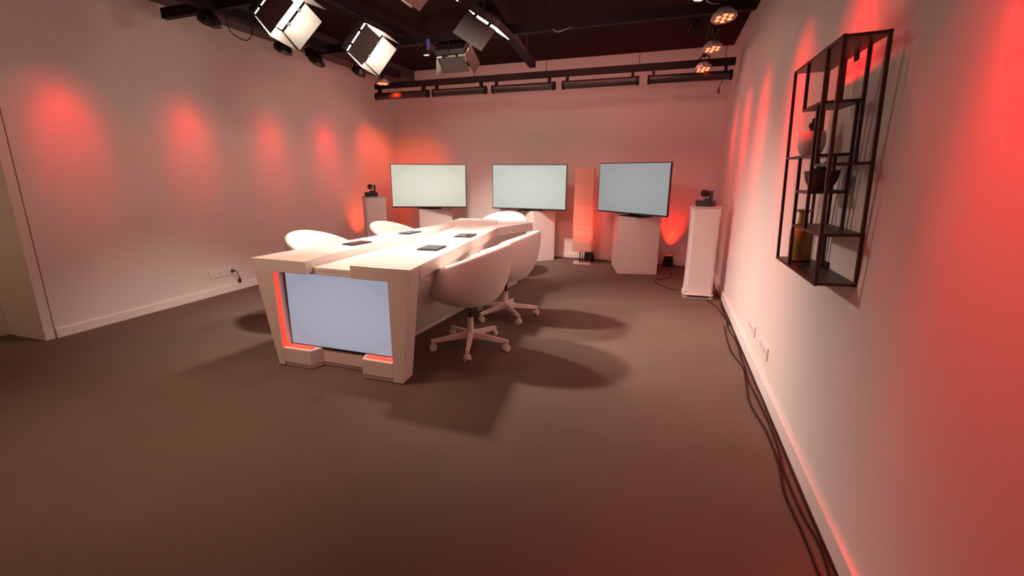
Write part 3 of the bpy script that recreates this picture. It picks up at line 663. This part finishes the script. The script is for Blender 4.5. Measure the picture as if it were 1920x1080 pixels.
# ---- LED panels with barn doors
def panel(label, ctr, ang, flaps, up_len, power=430, cone=56):
    # local +z is the beam, x runs from the near flap to the far flap
    t = bpy.data.objects.new('led_panel', None); COL.objects.link(t)
    t.location = ctr; t.rotation_mode = 'XYZ'; t.rotation_euler = ang
    t['label'] = label; t['category'] = 'light'; t['group'] = 'LED panels with barn doors'
    s_ = 0.15
    MB().box((-s_-0.004, -s_-0.004, -0.055), (s_+0.004, s_+0.004, -0.006)).build('housing', M_BLKP, t, bevel=0.004)
    MB().box((-s_+0.010, -s_+0.010, -0.006), (s_-0.010, s_-0.010, 0.0035)).build('led_face', M_LAMP, t)
    m = MB()
    for k in range(7): m.box((-s_+0.03+k*0.038, -0.12, -0.075), (-s_+0.036+k*0.038, 0.12, -0.055))
    m.build('cooling_fins', M_BLACK, t)
    fr = MB()
    for a, c in (((-s_-0.004, -s_-0.004), (-s_+0.008, s_+0.004)), ((s_-0.008, -s_-0.004), (s_+0.004, s_+0.004)), ((-s_, -s_-0.004), (s_, -s_+0.008)), ((-s_, s_-0.008), (s_, s_+0.004))):
        fr.box((a[0], a[1], -0.006), (c[0], c[1], 0.002))
    fr.build('front_frame', M_BLACK, t)
    ln = 0.20
    def flap(ax, sg, ang_, wd0=0.145, wd1=0.145):
        if ang_ is None: return
        g = 0.019
        M = Matrix.Translation((sg*s_ if ax == 'x' else 0, sg*s_ if ax == 'y' else 0, g)) @ (Matrix.Rotation(sg*ang_, 4, 'Y') if ax == 'x' else Matrix.Rotation(-sg*ang_, 4, 'X'))
        if ax == 'x': b = [(-0.0008, -wd0, 0), (0.0008, -wd0, 0), (0.0008, wd0, 0), (-0.0008, wd0, 0)]; tp = [(-0.0008, -wd1, ln), (0.0008, -wd1, ln), (0.0008, wd1, ln), (-0.0008, wd1, ln)]
        else: b = [(-wd0, -0.0008, 0), (wd0, -0.0008, 0), (wd0, 0.0008, 0), (-wd0, 0.0008, 0)]; tp = [(-wd1, -0.0008, ln), (wd1, -0.0008, ln), (wd1, 0.0008, ln), (-wd1, 0.0008, ln)]
        f = MB().hexa([M @ Vector(p_) for p_ in b], [M @ Vector(p_) for p_ in tp]).build('barn_door', M_BARN, t)
        for q in (-0.07, 0.07):
            lo, hi = ((-0.004, q-0.012, -0.024), (0.004, q+0.012, 0.010)) if ax == 'x' else ((q-0.012, -0.004, -0.024), (q+0.012, 0.004, 0.010))
            MB().box(lo, hi, M).build('hinge', M_BLACK, f)
    flap('x', -1, flaps[0]); flap('x', 1, flaps[1]); flap('y', -1, flaps[2]); flap('y', 1, flaps[3])
    ax = Euler(ang, 'XYZ').to_matrix() @ Vector((0, 0, 1))
    spot('panel_beam', Vector(ctr)+ax*0.01, Vector(ctr)+ax*2, power, (1.0, 0.78, 0.66), cone, 1.0, 0.10)
    # yoke up to the bar
    Mi = (Matrix.Translation(ctr) @ Euler(ang, 'XYZ').to_matrix().to_4x4()).inverted()
    C_ = Vector(ctr); top = C_+Vector((0, 0, up_len))
    a1 = Mi.inverted() @ Vector((-s_-0.012, 0, -0.03)); a2 = Mi.inverted() @ Vector((s_+0.012, 0, -0.03))
    m = MB().path([Mi @ v for v in (a1, a1+Vector((0, 0, 0.10)), Vector((C_.x, C_.y, top.z-0.02)))], 0.007, 6)
    m.path([Mi @ v for v in (a2, a2+Vector((0, 0, 0.10)), Vector((C_.x, C_.y, top.z-0.02)))], 0.007, 6)
    m.tube(Mi @ Vector((C_.x, C_.y, top.z-0.04)), Mi @ Vector((C_.x, C_.y, top.z+0.02)), 0.018, n=10)
    m.build('yoke', M_BLACK, t, smooth=True)
    return t
panel('left LED panel nearest the viewer, white barn doors open towards the desk', (-2.947, 3.203, 2.511), (2.37, 0.123, 1.644), (0.03, 0.06, 0.06, 0.45), 0.22, 640, 66)
panel('left LED panel behind the nearest one, barn doors lit inside', (-2.752, 3.993, 2.440), (2.275, 0.089, 1.65), (0.07, -0.10, 0.06, 0.25), 0.22, 600, 62)
panel('right LED panel, dark back of its barn doors seen above the middle television', (-1.48, 3.90, 2.455), (0.564, 3.104, -1.578), (0.31, None, None, None), 0.20, 360, 52)
panel('right LED panel at the top edge of the view', (-1.60, 3.16, 2.53), (0.60, 3.10, -1.56), (0.31, None, 0.05, None), 0.15, 360, 52)
panel('far LED panel over the end table, seen from behind its barn doors', (-2.194, 4.729, 2.512), (-0.053, -2.569, 4.847), (-0.40, 0.4, 0.3, 0.3), 0.15, 620, 70)

# ---- red wash fixtures
def par(label, loc, target, grp, hm=None):
    t = bpy.data.objects.new('red_wash_light', None); COL.objects.link(t)
    t.location = loc; t.rotation_mode = 'XYZ'
    q = (Vector(target)-Vector(loc)).to_track_quat('Z', 'Y').to_euler(); t.rotation_euler = q
    t['label'] = label; t['category'] = 'light'; t['group'] = grp
    k_ = 0.84
    MB().lathe([(r_*k_, z_*k_) for r_, z_ in [(0, -0.075), (0.055, -0.075), (0.075, -0.060), (0.105, -0.030), (0.112, 0.0), (0.112, 0.012), (0.104, 0.012), (0.104, 0.002), (0, 0.002)]], 8).build('housing', hm or M_SILV, t, bevel=0.003)
    MB().lathe([(0, 0.002), (0.086, 0.002), (0.086, 0.004), (0, 0.004)], 24).build('front_plate', M_GREY, t)
    for k in range(7):
        a = k*PI/3; r = 0 if k == 6 else 0.052
        MB().lathe([(0, 0.004), (0.017, 0.004), (0.016, 0.008), (0.008, 0.011), (0, 0.012)], 12, c=(r*math.cos(a), r*math.sin(a), 0)).build('led', M_RLED, t, smooth=True)
    Mi = (Matrix.Translation(loc) @ q.to_matrix().to_4x4()).inverted(); C_ = Vector(loc)
    m = MB()
    for sx in (-1, 1):
        a1 = Mi.inverted() @ Vector((0, sx*0.098, -0.02))
        m.path([Mi @ v for v in (a1, Vector((lerp(a1.x, C_.x, 0.2), lerp(a1.y, C_.y, 0.2), C_.z+0.11)), Vector((C_.x, C_.y, C_.z+0.15)))], 0.008, 6)
    m.tube(Mi @ Vector((C_.x, C_.y, C_.z+0.12)), Mi @ Vector((C_.x, C_.y, max(C_.z+0.19, 2.64 if C_.x > 0 else 0))), 0.018, n=10)
    m.build('bracket', M_BLACK, t, smooth=True)
    return t
par('red LED wash light hanging beside the right wall, nearest the viewer', (0.312, 4.24, 2.452), (0.42, 4.10, 1.45), 'red wash lights by the right wall')
par('red LED wash light hanging beside the right wall, middle of the three', (0.308, 5.16, 2.445), (0.42, 5.02, 1.45), 'red wash lights by the right wall')
par('red LED wash light in front of the right end of the tubes', (0.270, 5.76, 2.385), (0.38, 5.62, 1.4), 'red wash lights by the right wall')
par('orange red LED wash light at the left end of the back bar', (-3.80, 5.88, 2.462), (-3.78, 5.84, 1.4), 'red wash lights by the left wall', M_GREY)
par('red wash light beside the left wall, nearest the viewer', (-3.76, 3.28, 2.50), (-4.35, 3.45, 1.7), 'red wash lights by the left wall', M_BLKP)
par('red wash light beside the left wall, below the near LED panel', (-3.80, 4.12, 2.48), (-4.40, 4.25, 1.7), 'red wash lights by the left wall', M_BLKP)
par('red wash light beside the left wall, between the two left panels', (-3.78, 4.58, 2.46), (-4.40, 4.70, 1.7), 'red wash lights by the left wall', M_BLKP)
par('red wash light beside the left wall, just left of the far lit panel', (-3.78, 5.33, 2.49), (-4.40, 5.45, 1.7), 'red wash lights by the left wall', M_BLKP)

# ---- small track spots
def trackspot(label, loc, target, power):
    t = bpy.data.objects.new('track_spotlight', None); COL.objects.link(t)
    t.location = loc; t.rotation_mode = 'XYZ'; q = (Vector(target)-Vector(loc)).to_track_quat('Z', 'Y').to_euler(); t.rotation_euler = q
    t['label'] = label; t['category'] = 'light'; t['group'] = 'small round spotlights on the ceiling'
    MB().lathe([(0, -0.12), (0.036, -0.12), (0.040, -0.11), (0.040, 0.0), (0.034, 0.0), (0.034, -0.012), (0, -0.012)], 20).build('housing', M_BLACK, t, smooth=True)
    MB().lathe([(0, -0.0115), (0.033, -0.0115), (0.033, -0.008), (0, -0.008)], 20).build('lens', M_TLED, t)
    Mi = (Matrix.Translation(loc) @ q.to_matrix().to_4x4()).inverted(); C_ = Vector(loc)
    MB().path([Mi @ v for v in (Mi.inverted() @ Vector((0, 0.041, -0.06)), C_+Vector((0, 0, 0.09)), Vector((C_.x, C_.y, ZC-0.02)))], 0.006, 6).tube(Mi @ Vector((C_.x, C_.y, ZC-0.03)), Mi @ Vector((C_.x, C_.y, ZC-0.001)), 0.022, n=10).build('stem', M_BLACK, t, smooth=True)
    spot('track_spot_beam', Vector(loc)+(Vector(target)-Vector(loc)).normalized()*0.02, target, power, WARM, 90, 1.0, 0.03)
trackspot('small lit spotlight to the left of the far LED panel', (-2.56, 4.83, 2.50), (-2.5, 4.9, 0), 10)
trackspot('small lit spotlight just above the back bar', (-2.60, 5.80, 2.53), (-2.6, 5.9, 0), 8)
trackspot('small lit spotlight at the top edge, near the right wall', (0.104, 3.95, 2.50), (-0.1, 3.8, 0), 10)
trackspot('small tilted spotlight between the crossbar and the right wash lights', (0.098, 4.80, 2.50), (-1.2, 5.6, 0), 8)

# ---- odds and ends on the bars: clamps, safety loops, cable runs
def loosecable(label, pts, r=0.004, m_=None):
    o = MB().path(smoothpath(pts, 6), r, 6).build('ceiling_cable', m_ or M_RUBBER, None, smooth=True)
    return tag(o, label, 'cable', 'cables draped from the lighting bars')
loosecable('thin loop of cable under the bar beside the left wall', [(-3.66, 3.36, 2.575), (-3.70, 3.42, 2.46), (-3.62, 3.50, 2.40), (-3.60, 3.56, 2.48), (-3.68, 3.62, 2.575)])
loosecable('cable sagging between the near lit panel and the second one', [(-2.85, 3.30, 2.668), (-2.74, 3.48, 2.58), (-2.66, 3.66, 2.60), (-2.80, 3.82, 2.668)])
loosecable('cable sagging behind the right LED panel', [(-1.52, 4.05, 2.562), (-1.40, 4.10, 2.50), (-1.30, 4.30, 2.49), (-1.26, 4.50, 2.556)])
loosecable('grey safety wire on the bar right of the right LED panel', [(-1.10, 4.52, 2.556), (-1.05, 4.48, 2.52), (-0.97, 4.46, 2.53), (-0.93, 4.50, 2.556)], 0.004, M_GREY)
loosecable('pale loop of cable above the nearest right wash light', [(0.20, 4.22, 2.629), (0.17, 4.20, 2.575), (0.22, 4.22, 2.55), (0.28, 4.30, 2.575)], 0.005, M_GREY)
t = thing('blue_tag', 'blue tape tag on the crossbar next to the far LED panel', 'tag', (-2.40, 4.585, 2.545))
MB().box((-0.018, -0.012, -0.03), (0.018, -0.008, 0.04)).box((-0.018, -0.014, -0.055), (0.010, -0.010, -0.02)).build('tape', M_BLUE, t)
